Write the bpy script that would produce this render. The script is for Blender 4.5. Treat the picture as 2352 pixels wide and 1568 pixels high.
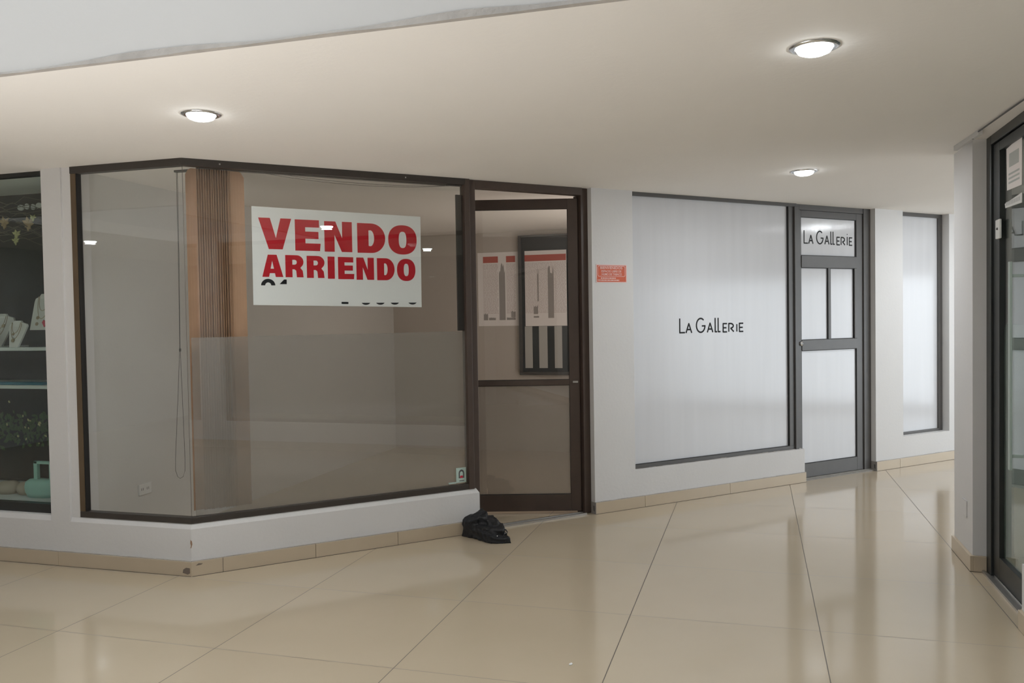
import bpy, bmesh, math, random
from mathutils import Vector, Matrix, noise
from mathutils.geometry import tessellate_polygon
random.seed(7)
SC = bpy.context.scene
COL = SC.collection
for o in list(bpy.data.objects):
    bpy.data.objects.remove(o)

# ---------------------------------------------------------------- camera
CX, CY, H, HC = -3.1741, 4.1122, 2.4375, 1.48
FPX, YAW, PITCH, ROLL = 1912.53, -0.283931, -0.028086, -0.016175
fw = Vector((math.sin(YAW)*math.cos(PITCH), math.cos(YAW)*math.cos(PITCH), math.sin(PITCH)))
rt = Vector((math.cos(YAW), -math.sin(YAW), 0)); up = rt.cross(fw)
r2 = rt*math.cos(ROLL) + up*math.sin(ROLL); u2 = -rt*math.sin(ROLL) + up*math.cos(ROLL)
cd = bpy.data.cameras.new('camera'); cam = bpy.data.objects.new('camera', cd); COL.objects.link(cam)
cd.sensor_fit = 'HORIZONTAL'; cd.sensor_width = 36.0; cd.lens = FPX/2352*36.0; cd.clip_start = 0.02
m = Matrix((r2, u2, -fw)).transposed().to_4x4(); m.translation = (0, 0, HC); cam.matrix_world = m
SC.camera = cam

# ---------------------------------------------------------------- world, light, exposure
w = bpy.data.worlds.new('world'); SC.world = w; w.use_nodes = True
bg = w.node_tree.nodes['Background']; bg.inputs[0].default_value = (0.93, 0.97, 1.0, 1); bg.inputs[1].default_value = 1.5
SC.view_settings.view_transform = 'Standard'; SC.view_settings.look = 'None'
SC.view_settings.gamma = 1; SC.view_settings.use_curve_mapping = False
SC.view_settings.exposure = 0.0
def area(name, loc, rot, sx, sy, power, color):
    l = bpy.data.lights.new(name, 'AREA'); l.shape = 'RECTANGLE'; l.size = sx; l.size_y = sy
    l.energy = power; l.color = color
    o = bpy.data.objects.new(name, l); o.location = loc; o.rotation_euler = rot; COL.objects.link(o); return o
# daylight: skylight over the atrium (camera side) and the daylit end of the corridor on the right
ATX0, ATX1, ATY0, ATY1, ATZ = -6.5, 1.45, -6.0, 2.53, 4.6
area('skylight', (-3.1, 1.15, ATZ-0.1), (0, 0, 0), 6.4, 2.3, 95, (0.90, 0.96, 1.0))
area('corridor_daylight', (6.3, 8.4, 1.05), (0, math.radians(90), 0), 1.9, 4.6, 108, (0.83, 0.92, 1.0))
area('shop_fill', (-1.16, 7.3, 1.4), (0, math.radians(90), 0), 1.8, 1.8, 14.5, (1.0, 0.88, 0.80))      # unseen fill added to brighten the inside of the empty shop
sl = bpy.data.lights.new('sun', 'SUN'); sl.energy = 34; sl.angle = 0.05; sl.color = (0.67, 0.78, 1.0)
so = bpy.data.objects.new('sun', sl); COL.objects.link(so); so.rotation_mode = 'QUATERNION'
so.rotation_quaternion = Vector((-0.10, -0.07, -1)).to_track_quat('-Z', 'Y')   # high midday sun through the added roof's opening onto the floor beside the camera

# ---------------------------------------------------------------- materials
def mat(name, col, rough=0.5, spec=0.5, metal=0.0, var=0.0, vscale=6.0, bump=0.0, bscale=60.0, coat=0.0, emis=0.0, ecol=None):
    mt = bpy.data.materials.new(name); mt.use_nodes = True
    nt = mt.node_tree; b = nt.nodes['Principled BSDF']
    b.inputs['Base Color'].default_value = (*col, 1); b.inputs['Roughness'].default_value = rough
    b.inputs['Specular IOR Level'].default_value = spec; b.inputs['Metallic'].default_value = metal
    b.inputs['Coat Weight'].default_value = coat
    if emis:
        b.inputs['Emission Color'].default_value = (*(ecol or col), 1); b.inputs['Emission Strength'].default_value = emis
    tc = nt.nodes.new('ShaderNodeTexCoord')
    if var:
        n = nt.nodes.new('ShaderNodeTexNoise'); n.inputs['Scale'].default_value = vscale; n.inputs['Detail'].default_value = 4
        nt.links.new(tc.outputs['Object'], n.inputs['Vector'])
        mx = nt.nodes.new('ShaderNodeMix'); mx.data_type = 'RGBA'
        mx.inputs['A'].default_value = (*[max(0, c*(1-var)) for c in col], 1)
        mx.inputs['B'].default_value = (*[min(1, c*(1+var)) for c in col], 1)
        nt.links.new(n.outputs['Fac'], mx.inputs['Factor']); nt.links.new(mx.outputs['Result'], b.inputs['Base Color'])
    if bump:
        n2 = nt.nodes.new('ShaderNodeTexNoise'); n2.inputs['Scale'].default_value = bscale; n2.inputs['Detail'].default_value = 5
        nt.links.new(tc.outputs['Object'], n2.inputs['Vector'])
        bp = nt.nodes.new('ShaderNodeBump'); bp.inputs['Strength'].default_value = bump; bp.inputs['Distance'].default_value = 0.01
        nt.links.new(n2.outputs['Fac'], bp.inputs['Height']); nt.links.new(bp.outputs['Normal'], b.inputs['Normal'])
    return mt

def glass(name, tint=(0.95, 0.97, 0.96), ior=1.5):
    mt = bpy.data.materials.new(name); mt.use_nodes = True; nt = mt.node_tree; nt.nodes.clear()
    out = nt.nodes.new('ShaderNodeOutputMaterial'); mx = nt.nodes.new('ShaderNodeMixShader')
    t = nt.nodes.new('ShaderNodeBsdfTransparent'); t.inputs[0].default_value = (*tint, 1)
    g = nt.nodes.new('ShaderNodeBsdfGlossy'); g.inputs['Roughness'].default_value = 0.0; g.inputs['Color'].default_value = (1, 1, 1, 1)
    f = nt.nodes.new('ShaderNodeFresnel')
    # thin sheet: both faces reflect like air-to-glass (no total internal reflection, as the ray is not bent)
    ge = nt.nodes.new('ShaderNodeNewGeometry'); ma = nt.nodes.new('ShaderNodeMath'); ma.operation = 'MULTIPLY_ADD'
    nt.links.new(ge.outputs['Backfacing'], ma.inputs[0]); ma.inputs[1].default_value = 1/ior-ior; ma.inputs[2].default_value = ior
    nt.links.new(ma.outputs[0], f.inputs['IOR'])
    nt.links.new(f.outputs[0], mx.inputs[0]); nt.links.new(t.outputs[0], mx.inputs[1]); nt.links.new(g.outputs[0], mx.inputs[2])
    nt.links.new(mx.outputs[0], out.inputs[0]); return mt

def film(name, col, fac):
    mt = bpy.data.materials.new(name); mt.use_nodes = True; nt = mt.node_tree; nt.nodes.clear()
    out = nt.nodes.new('ShaderNodeOutputMaterial'); mx = nt.nodes.new('ShaderNodeMixShader'); m2 = nt.nodes.new('ShaderNodeMixShader')
    t = nt.nodes.new('ShaderNodeBsdfTransparent'); d = nt.nodes.new('ShaderNodeBsdfDiffuse'); tl = nt.nodes.new('ShaderNodeBsdfTranslucent')
    d.inputs[0].default_value = (*col, 1); tl.inputs[0].default_value = (*col, 1); m2.inputs[0].default_value = 0.35
    nt.links.new(d.outputs[0], m2.inputs[1]); nt.links.new(tl.outputs[0], m2.inputs[2])
    mx.inputs[0].default_value = fac
    nt.links.new(t.outputs[0], mx.inputs[1]); nt.links.new(m2.outputs[0], mx.inputs[2]); nt.links.new(mx.outputs[0], out.inputs[0]); return mt

def frosted(name, col, tangent):
    # white vinyl film seen behind glass: diffuse sheet under a glossy face whose fine vertical brushing spreads reflections sideways
    mt = bpy.data.materials.new(name); mt.use_nodes = True; nt = mt.node_tree; nt.nodes.clear()
    out = nt.nodes.new('ShaderNodeOutputMaterial'); mx = nt.nodes.new('ShaderNodeMixShader')
    d = nt.nodes.new('ShaderNodeBsdfDiffuse')
    tc = nt.nodes.new('ShaderNodeTexCoord'); mp = nt.nodes.new('ShaderNodeMapping'); mp.inputs['Scale'].default_value = (14, 14, 0.8)
    nz = nt.nodes.new('ShaderNodeTexNoise'); nz.inputs['Scale'].default_value = 1.0; nz.inputs['Detail'].default_value = 3
    cm = nt.nodes.new('ShaderNodeMix'); cm.data_type = 'RGBA'
    cm.inputs['A'].default_value = (*[c*0.95 for c in col], 1); cm.inputs['B'].default_value = (*[min(1, c*1.05) for c in col], 1)
    nt.links.new(tc.outputs['Object'], mp.inputs[0]); nt.links.new(mp.outputs[0], nz.inputs['Vector'])
    nt.links.new(nz.outputs['Fac'], cm.inputs['Factor']); nt.links.new(cm.outputs['Result'], d.inputs[0])
    g = nt.nodes.new('ShaderNodeBsdfGlossy'); g.inputs['Roughness'].default_value = 0.13
    # fine vertical brushing: the normal wobbles along the sheet, never up and down
    L = nt.links.new
    def vm(op, *xs):
        n = nt.nodes.new('ShaderNodeVectorMath'); n.operation = op
        for i, x in enumerate(xs):
            if isinstance(x, tuple): n.inputs[i].default_value = x
            elif isinstance(x, float): n.inputs['Scale'].default_value = x
            else: L(x, n.inputs['Scale' if op == 'SCALE' and i == 1 else i])
        return n
    dt = vm('DOT_PRODUCT', tc.outputs['Object'], tuple(tangent)); sc = nt.nodes.new('ShaderNodeMath'); sc.operation = 'MULTIPLY'; sc.inputs[1].default_value = 900.0
    L(dt.outputs['Value'], sc.inputs[0]); wn = nt.nodes.new('ShaderNodeTexNoise'); wn.noise_dimensions = '1D'; wn.inputs['Scale'].default_value = 1.0; wn.inputs['Detail'].default_value = 1.0
    L(sc.outputs[0], wn.inputs['W']); ct = nt.nodes.new('ShaderNodeMath'); ct.operation = 'MULTIPLY_ADD'; ct.inputs[1].default_value = 0.5; ct.inputs[2].default_value = -0.25
    L(wn.outputs['Fac'], ct.inputs[0]); tv = vm('SCALE', tuple(tangent), ct.outputs[0])
    ge = nt.nodes.new('ShaderNodeNewGeometry'); ad = vm('ADD', ge.outputs['Normal'], tv.outputs[0]); nm = vm('NORMALIZE', ad.outputs[0])
    L(nm.outputs[0], g.inputs['Normal'])
    f = nt.nodes.new('ShaderNodeFresnel'); f.inputs['IOR'].default_value = 1.65
    nt.links.new(f.outputs[0], mx.inputs[0]); nt.links.new(d.outputs[0], mx.inputs[1]); nt.links.new(g.outputs[0], mx.inputs[2])
    nt.links.new(mx.outputs[0], out.inputs[0]); return mt

def floor_material():
    mt = bpy.data.materials.new('polished_porcelain'); mt.use_nodes = True; nt = mt.node_tree; b = nt.nodes['Principled BSDF']
    L = nt.links.new
    def mth(op, a, bv=None):
        n = nt.nodes.new('ShaderNodeMath'); n.operation = op
        for i, x in enumerate((a, bv)):
            if x is None: continue
            if isinstance(x, (int, float)): n.inputs[i].default_value = x
            else: L(x, n.inputs[i])
        return n.outputs[0]
    tc = nt.nodes.new('ShaderNodeTexCoord'); sp = nt.nodes.new('ShaderNodeSeparateXYZ'); L(tc.outputs['Object'], sp.inputs[0])
    us = mth('DIVIDE', mth('SUBTRACT', sp.outputs[0], 0.281), 0.884)
    vs = mth('DIVIDE', mth('SUBTRACT', sp.outputs[1], 3.215), 0.868)
    def dist(x, size):
        fr = mth('FRACT', x); return mth('MULTIPLY', mth('MINIMUM', fr, mth('SUBTRACT', 1.0, fr)), size)
    gx = mth('LESS_THAN', dist(us, 0.884), 0.0021); gy = mth('MULTIPLY', mth('LESS_THAN', dist(vs, 0.868), 0.0022), 0.75)
    gr = mth('MAXIMUM', gx, gy)
    wn = nt.nodes.new('ShaderNodeTexWhiteNoise'); cb = nt.nodes.new('ShaderNodeCombineXYZ')
    L(mth('FLOOR', us), cb.inputs[0]); L(mth('FLOOR', vs), cb.inputs[1]); L(cb.outputs[0], wn.inputs['Vector'])
    nz = nt.nodes.new('ShaderNodeTexNoise'); nz.inputs['Scale'].default_value = 2.2; nz.inputs['Detail'].default_value = 5
    L(tc.outputs['Object'], nz.inputs['Vector'])
    fac = mth('ADD', mth('MULTIPLY', wn.outputs['Value'], 0.35), mth('MULTIPLY', nz.outputs['Fac'], 0.6))
    cm = nt.nodes.new('ShaderNodeMix'); cm.data_type = 'RGBA'
    cm.inputs['A'].default_value = (0.50, 0.415, 0.30, 1); cm.inputs['B'].default_value = (0.56, 0.47, 0.355, 1); L(fac, cm.inputs['Factor'])
    c2 = nt.nodes.new('ShaderNodeMix'); c2.data_type = 'RGBA'; L(gr, c2.inputs['Factor']); L(cm.outputs['Result'], c2.inputs['A'])
    c2.inputs['B'].default_value = (0.12, 0.10, 0.08, 1); L(c2.outputs['Result'], b.inputs['Base Color'])
    rg = mth('ADD', mth('MULTIPLY', gr, 0.5), 0.10); L(rg, b.inputs['Roughness'])
    b.inputs['Specular IOR Level'].default_value = 0.75
    return mt

M = dict(
    floor=floor_material(),
    ceil=mat('ceiling_paint', (0.87, 0.835, 0.79), 0.85, 0.2, var=0.03, vscale=1.5, bump=0.12, bscale=40),
    fascia=mat('fascia_paint', (0.60, 0.592, 0.58), 0.85, 0.2, var=0.03, vscale=1.2, bump=0.1, bscale=30),
    wall=mat('white_wall_paint', (0.71, 0.70, 0.695), 0.6, 0.3, var=0.03, vscale=3, bump=0.09, bscale=45),
    inner=mat('shop_wall_paint', (0.55, 0.50, 0.45), 0.8, 0.2, var=0.04, vscale=2, bump=0.1),
    part=mat('partition_paint_lit', (0.66, 0.65, 0.62), 0.8, 0.2, var=0.03, vscale=2, bump=0.1),  # same paint as the shop back wall, its stronger light put into the colour
    tile=mat('skirting_tile', (0.56, 0.465, 0.345), 0.25, 0.5, var=0.06, vscale=5),
    grout=mat('grout_line', (0.13, 0.11, 0.09), 0.9),
    caulk=mat('caulk_edge', (0.42, 0.39, 0.36), 0.9, var=0.35, vscale=9, bump=0.5, bscale=50),
    bronze=mat('dark_bronze_aluminium', (0.048, 0.040, 0.035), 0.38, 0.5, var=0.15, vscale=12),
    brown=mat('brown_anodised_aluminium', (0.075, 0.052, 0.042), 0.4, 0.5, var=0.15, vscale=12),
    olive=mat('weathered_bronze_jamb', (0.125, 0.085, 0.05), 0.5, 0.4, var=0.25, vscale=5),
    grey=mat('grey_bronze_aluminium', (0.085, 0.08, 0.076), 0.4, 0.5, var=0.12, vscale=12),
    black=mat('black_aluminium', (0.022, 0.024, 0.023), 0.35, 0.5, var=0.15, vscale=12),
    gasket=mat('black_gasket', (0.012, 0.012, 0.012), 0.6),
    alu=mat('aluminium', (0.55, 0.54, 0.52), 0.35, metal=0.9, var=0.1, vscale=30),
    sill=mat('worn_grey_sill', (0.30, 0.285, 0.26), 0.6, 0.3, var=0.15, vscale=20),
    chrome=mat('chrome', (0.75, 0.76, 0.78), 0.18, metal=1.0),
    lens=mat('lamp_lens', (1, 1, 1), 0.3, emis=26.0, ecol=(0.92, 0.97, 1.0)),
    silicone=mat('clear_silicone', (0.13, 0.12, 0.105), 0.5),
    paper=mat('white_paper', (0.80, 0.80, 0.79), 0.7, 0.2),
    red=mat('red_ink', (0.52, 0.016, 0.028), 0.6, 0.2),
    ink=mat('black_ink', (0.02, 0.02, 0.022), 0.6, 0.2),
    orange=mat('orange_plastic', (0.66, 0.125, 0.055), 0.4, 0.4, var=0.05, vscale=20),
    pink=mat('pale_pink_ink', (0.83, 0.60, 0.57), 0.5),
    bag=mat('black_cloth', (0.014, 0.015, 0.018), 0.5, 0.45, var=0.3, vscale=14, bump=0.4, bscale=55),
    slat=mat('brown_blind_slat', (0.46, 0.285, 0.185), 0.7, 0.2, var=0.12, vscale=8),
    cord=mat('grey_cord', (0.10, 0.095, 0.09), 0.8),
    plastic=mat('white_plastic', (0.74, 0.74, 0.72), 0.35),
    slot=mat('socket_slot', (0.10, 0.10, 0.10), 0.6),
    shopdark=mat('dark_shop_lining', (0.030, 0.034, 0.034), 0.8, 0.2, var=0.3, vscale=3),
    shelf=mat('white_shelf', (0.66, 0.68, 0.67), 0.4),
    bust=mat('white_display_card', (0.76, 0.74, 0.72), 0.6),
    gold=mat('dull_gold', (0.42, 0.33, 0.22), 0.35, metal=0.8),
    redgem=mat('red_enamel', (0.62, 0.03, 0.07), 0.3),
    leaf=mat('green_leaf', (0.045, 0.095, 0.03), 0.6, var=0.4, vscale=20),
    bloom=mat('pale_yellow_blossom', (0.52, 0.50, 0.25), 0.7, var=0.2, vscale=30),
    dried=mat('dried_blossom', (0.42, 0.30, 0.17), 0.8, var=0.35, vscale=30),
    twig=mat('grey_twig', (0.12, 0.105, 0.09), 0.8),
    mint=mat('mint_fabric', (0.36, 0.62, 0.55), 0.7, var=0.08, vscale=20),
    teal=mat('teal_fabric', (0.02, 0.26, 0.26), 0.7, var=0.2, vscale=10),
    beige=mat('beige_fabric', (0.46, 0.37, 0.29), 0.8, var=0.1, vscale=10),
    blue=mat('blue_scarf', (0.03, 0.24, 0.36), 0.7, var=0.4, vscale=15),
    mintsticker=mat('pale_mint_sticker', (0.52, 0.66, 0.60), 0.5),
    glass=glass('shop_glass', (0.975, 0.985, 0.98)),
    dglass=glass('tinted_glass', (0.90, 0.945, 0.93)),
    film=film('frosted_privacy_film', (0.47, 0.435, 0.40), 0.40),
    dfilm=film('door_privacy_film', (0.40, 0.36, 0.33), 0.46),
    gfilm=film('green_white_privacy_film', (0.52, 0.60, 0.55), 0.30),
    trace=film('thin_sheet', (0.62, 0.66, 0.63), 0.42),
    stone=mat('grey_stone_insert', (0.30, 0.28, 0.26), 0.4, var=0.2, vscale=30),
    stain=mat('skirting_stain', (0.20, 0.16, 0.13), 0.8),
    rust=mat('chipped_plaster', (0.34, 0.22, 0.15), 0.9),
)
S2 = math.sqrt(0.5)
M['frostR'] = frosted('white_frosted_vinyl', (0.66, 0.665, 0.69), (S2, S2, 0))

# ---------------------------------------------------------------- building helpers
def FW(x, y, z): return Vector((x, y, z))
def FR(s, d, z): return Vector((CX + S2*s - S2*d, CY + S2*s + S2*d, z))      # right storefront: s along the wall, d into the shop
def FL(x, d, z): return Vector((CX + x, CY + d, z))                            # left storefront
MIT = 0.41421
OFF = {}
class B:
    def __init__(self): self.bm = bmesh.new()
    def hexa(self, p):
        v = [self.bm.verts.new(q) for q in p]
        for f in ((0,1,2,3), (4,7,6,5), (0,4,5,1), (1,5,6,2), (2,6,7,3), (3,7,4,0)):
            self.bm.faces.new([v[i] for i in f])
        return self
    def box(self, F, a0, a1, b0, b1, z0, z1, mit0=False, mit1=False):
        def a(i, b):
            if i == 0: return b*MIT + a0 if mit0 else a0
            return a1 - b*MIT if mit1 else a1
        self.hexa([F(a(0,b0),b0,z0), F(a(1,b0),b0,z0), F(a(1,b1),b1,z0), F(a(0,b1),b1,z0),
                   F(a(0,b0),b0,z1), F(a(1,b0),b0,z1), F(a(1,b1),b1,z1), F(a(0,b1),b1,z1)]); return self
    def frame(self, F, a0, a1, b0, b1, z0, z1, l, r, bt, t, **k):
        if l: self.box(F, a0, a0+l, b0, b1, z0, z1)
        if r: self.box(F, a1-r, a1, b0, b1, z0, z1)
        if bt: self.box(F, a0+l, a1-r, b0, b1, z0, z0+bt, **k)
        if t: self.box(F, a0+l, a1-r, b0, b1, z1-t, z1, **k)
        return self
    def tube(self, pts, r, n=8, cyc=False):
        pts = [Vector(p) for p in pts]; rings = []
        for i, p in enumerate(pts):
            a = pts[i-1] if (i or cyc) else p; b = pts[(i+1) % len(pts)] if (i < len(pts)-1 or cyc) else p
            t = (b-a).normalized(); x = t.orthogonal().normalized()
            ref = Vector((0,0,1)) if abs(t.z) < 0.9 else Vector((1,0,0))
            x = t.cross(ref).normalized(); y = t.cross(x)
            rr = r[i] if isinstance(r, (list, tuple)) else r
            rings.append([self.bm.verts.new(p + rr*(x*math.cos(2*math.pi*k/n) + y*math.sin(2*math.pi*k/n))) for k in range(n)])
        m = len(rings)
        for i in range(m if cyc else m-1):
            A, Bq = rings[i], rings[(i+1) % m]
            for k in range(n): self.bm.faces.new((A[k], A[(k+1) % n], Bq[(k+1) % n], Bq[k]))
        if not cyc: self.bm.faces.new(rings[0]); self.bm.faces.new(rings[-1])
        return self
    def lathe(self, c, prof, n=40, F=None):
        c = Vector(c); rings = []
        for r, z in prof:
            if r < 1e-6: rings.append([self.bm.verts.new(c + Vector((0,0,z)))])
            else: rings.append([self.bm.verts.new(c + Vector((r*math.cos(2*math.pi*k/n), r*math.sin(2*math.pi*k/n), z))) for k in range(n)])
        for A, Bq in zip(rings, rings[1:]):
            for k in range(n):
                f = [A[k % len(A)], A[(k+1) % len(A)], Bq[(k+1) % len(Bq)], Bq[k % len(Bq)]]
                g = [];  [g.append(x) for x in f if x not in g]
                if len(g) > 2: self.bm.faces.new(g)
        return self
    def poly(self, F, contours, d0, d1):
        """flat prism from 2D contours (outer + holes) in frame F between depths d0 (front) and d1"""
        tri = tessellate_polygon([[Vector((x, y, 0)) for x, y in c] for c in contours])
        flat = [p for c in contours for p in c]
        vf = [self.bm.verts.new(F(x, d0, y)) for x, y in flat]; vb = [self.bm.verts.new(F(x, d1, y)) for x, y in flat]
        for t in tri:
            try: self.bm.faces.new([vf[i] for i in t]); self.bm.faces.new([vb[i] for i in reversed(t)])
            except ValueError: pass
        k = 0
        for c in contours:
            n = len(c)
            for i in range(n):
                a, b = k+i, k+(i+1) % n
                try: self.bm.faces.new((vf[a], vf[b], vb[b], vb[a]))
                except ValueError: pass
            k += n
        return self
    def ribbon(self, F, pts, wd, d0, d1):
        for i in range(len(pts)-1):
            (x0, y0), (x1, y1) = pts[i], pts[i+1]; dx, dy = x1-x0, y1-y0; L = math.hypot(dx, dy) or 1e-6
            ux, uy = dx/L, dy/L; e = wd*0.25 if i < len(pts)-2 else 0; e0 = wd*0.25 if i else 0
            nx, ny = -uy*wd/2, ux*wd/2
            a = (x0-ux*e0, y0-uy*e0); b = (x1+ux*e, y1+uy*e)
            self.hexa([F(a[0]+nx,d0,a[1]+ny), F(b[0]+nx,d0,b[1]+ny), F(b[0]+nx,d1,b[1]+ny), F(a[0]+nx,d1,a[1]+ny),
                       F(a[0]-nx,d0,a[1]-ny), F(b[0]-nx,d0,b[1]-ny), F(b[0]-nx,d1,b[1]-ny), F(a[0]-nx,d1,a[1]-ny)])
        return self
    def build(self, name, mt, parent=None, label=None, smooth=False, bevel=0.0, loc=None):
        bmesh.ops.recalc_face_normals(self.bm, faces=self.bm.faces)
        off = OFF[parent.name] if parent else (Vector(loc) if loc else Vector((0,0,0)))
        for v in self.bm.verts: v.co -= off
        me = bpy.data.meshes.new(name); self.bm.to_mesh(me); self.bm.free()
        me.materials.append(M[mt] if isinstance(mt, str) else mt)
        if smooth: me.polygons.foreach_set('use_smooth', [True]*len(me.polygons))
        o = bpy.data.objects.new(name, me); COL.objects.link(o)
        if parent: o.parent = parent
        else: o.location = off
        OFF[o.name] = off
        if label: o['label'] = label
        if bevel:
            md = o.modifiers.new('bevel', 'BEVEL'); md.width = bevel; md.segments = 2; md.limit_method = 'ANGLE'
        return o
def tag(o, label=None, cat=None, group=None, kind=None):
    for k, v in (('label', label), ('category', cat), ('group', group), ('kind', kind)):
        if v: o[k] = v
    return o
def thing(name, loc, label=None, cat=None, group=None, kind=None):
    o = bpy.data.objects.new(name, None); o.empty_display_size = 0.05; COL.objects.link(o); o.location = loc
    OFF[o.name] = Vector(loc); return tag(o, label, cat, group, kind)
def dup(root, loc, label):
    r = root.copy(); COL.objects.link(r); r.location = loc; r['label'] = label; OFF[r.name] = Vector(loc)
    for ch in list(root.children):
        c = ch.copy(); COL.objects.link(c); c.parent = r
        for g in list(ch.children):
            q = g.copy(); COL.objects.link(q); q.parent = c
    return r
def text_mesh(body, F, x0, x1, z0, z1, d0, mt, name, parent):
    cu = bpy.data.curves.new('t', 'FONT'); cu.body = body; cu.align_x = 'LEFT'; cu.offset = 0.012; cu.resolution_u = 3
    to = bpy.data.objects.new('t', cu); COL.objects.link(to); bpy.context.view_layer.update()
    me = bpy.data.meshes.new_from_object(to.evaluated_get(bpy.context.evaluated_depsgraph_get()))
    xs = [v.co.x for v in me.vertices]; ys = [v.co.y for v in me.vertices]
    b = B(); vs = [b.bm.verts.new(F(x0+(v.co.x-min(xs))/(max(xs)-min(xs))*(x1-x0), d0, z0+(v.co.y-min(ys))/(max(ys)-min(ys))*(z1-z0))) for v in me.vertices]
    for p in me.polygons:
        try: b.bm.faces.new([vs[i] for i in p.vertices])
        except ValueError: pass
    bpy.data.objects.remove(to); bpy.data.curves.remove(cu); bpy.data.meshes.remove(me)
    return b.build(name, mt, parent)

# ================================================================ SETTING
SK = 0.305       # top of the low white plinth under the shop windows
RX = 1.18        # face of the shop row on the right
b = B(); b.box(FW, -9, 8, -8, 13, -0.12, 0.0); tag(b.build('floor', 'floor'), 'polished beige porcelain tile floor', 'floor', kind='structure')
b = B(); b.box(FW, -9, ATX0, -8, 13, H, H+0.12); b.box(FW, ATX0, 8, ATY1, 13, H, H+0.12); b.box(FW, ATX1, 8, -8, ATY1, H, H+0.12)
b.box(FW, ATX0, ATX1, -8, ATY0, H, H+0.12)
tag(b.build('ceiling', 'ceil'), 'smooth off white ceiling over the shop fronts', 'ceiling', kind='structure')
b = B()
b.box(FW, ATX0, ATX1, ATY1-0.004, ATY1+0.12, H+0.119, ATZ); b.box(FW, ATX0, ATX1, ATY1-0.004, ATY1-0.0005, H-0.001, H+0.119); b.box(FW, ATX1, ATX1+0.12, ATY0, ATY1+0.12, H+0.12, ATZ)
b.box(FW, ATX0-0.12, ATX0, ATY0, ATY1+0.12, H+0.12, ATZ); b.box(FW, ATX0, ATX1, ATY0-0.12, ATY0, H+0.12, ATZ)
tag(b.build('wall_atrium', 'fascia'), 'white raised fascia around the daylit opening', 'wall', kind='structure')
b = B(); hx0, hx1, hy0, hy1 = -3.0, -0.75, -0.7, 2.5  # unseen roof, added so its hole confines the sun to one floor patch
b.box(FW, ATX0-0.12, hx0, ATY0-0.12, ATY1+0.12, ATZ, ATZ+0.1); b.box(FW, hx1, ATX1+0.12, ATY0-0.12, ATY1+0.12, ATZ, ATZ+0.1)
b.box(FW, hx0, hx1, ATY0-0.12, hy0, ATZ, ATZ+0.1); b.box(FW, hx0, hx1, hy1, ATY1+0.12, ATZ, ATZ+0.1)
tag(b.build('ceiling_sun_mask', 'fascia'), 'unseen roof added over the hall, its opening limiting the sun patch', 'ceiling', kind='structure')
# uneven caulk line along the slab edge
b = B(); n = 130; pr = None
for i in range(n+1):
    x = ATX0 + (ATX1-ATX0)*i/n; h = 0.004 + 0.016*max(0, noise.noise(Vector((x*1.7, 3, 0)))+0.30) ; dz = 0.005*noise.noise(Vector((x*4, 9, 1)))
    q = [FW(x, ATY1-0.012, H-0.002+dz-h*0.3), FW(x, ATY1+0.012, H-0.005), FW(x, ATY1+0.012, H+0.02), FW(x, ATY1-0.007, H+h*1.2+dz)]
    vs = [b.bm.verts.new(p) for p in q]
    if pr:
        for k in range(4): b.bm.faces.new((pr[k], pr[(k+1) % 4], vs[(k+1) % 4], vs[k]))
    else: b.bm.faces.new(vs)
    pr = vs
b.bm.faces.new(pr)
tag(b.build('trim_1', 'caulk'), 'cracked grey caulk line where ceiling meets the raised fascia', 'trim', kind='structure')

# right storefront wall: plinth pieces and columns
b = B()
b.box(FR, 0, 1.885, 0, 0.14, 0, SK-0.03, mit0=True)
b.hexa([FR(0.0,0,SK-0.03), FR(1.885,0,SK-0.03), FR(1.885,0.14,SK-0.03), FR(0.058,0.14,SK-0.03), FR(0.006,0.014,SK), FR(1.865,0.014,SK), FR(1.865,0.14,SK), FR(0.058,0.14,SK)])
b.box(FR, 2.85, 3.228, 0, 0.16, 0, H)
b.box(FR, 3.228, 5.072, 0, 0.14, 0, SK-0.012)
b.box(FR, 6.01, 6.402, 0, 0.16, 0, H)
b.box(FR, 6.402, 7.105, 0, 0.16, 0, SK-0.015)
b.box(FR, 7.105, 7.6, 0, 0.16, 0, H)
tag(b.build('wall_right', 'wall'), 'white painted columns and low plinths of the right shop fronts', 'wall', kind='structure')
# left storefront wall
b = B()
b.box(FL, -4.5, 0, 0, 0.14, 0, SK-0.03, mit1=True)
b.hexa([FL(-4.5,0,SK-0.03), FL(0,0,SK-0.03), FL(-0.058,0.14,SK-0.03), FL(-4.5,0.14,SK-0.03), FL(-4.5,0.014,SK), FL(-0.006,0.014,SK), FL(-0.058,0.14,SK), FL(-4.5,0.14,SK)])
b.box(FL, -1.013, -0.866, 0, 0.16, SK-0.03, H); b.box(FL, -0.866, -0.80, 0.012, 0.16, SK-0.03, H)
b.box(FL, -4.5, -4.2, 0, 0.16, SK-0.03, H)
tag(b.build('wall_left', 'wall'), 'white painted column and low plinth of the left shop fronts', 'wall', kind='structure')
# chipped plaster scar on the corner edge
b = B(); b.poly(FR, [[(0.0,0.168),(0.006,0.188),(0.004,0.205),(-0.004,0.215),(-0.006,0.195),(-0.002,0.180),(-0.006,0.165)]], -0.002, 0.0)
tag(b.build('trim_2', 'rust'), 'brown chip in the plaster at the plinth corner', 'trim', kind='structure')

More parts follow.
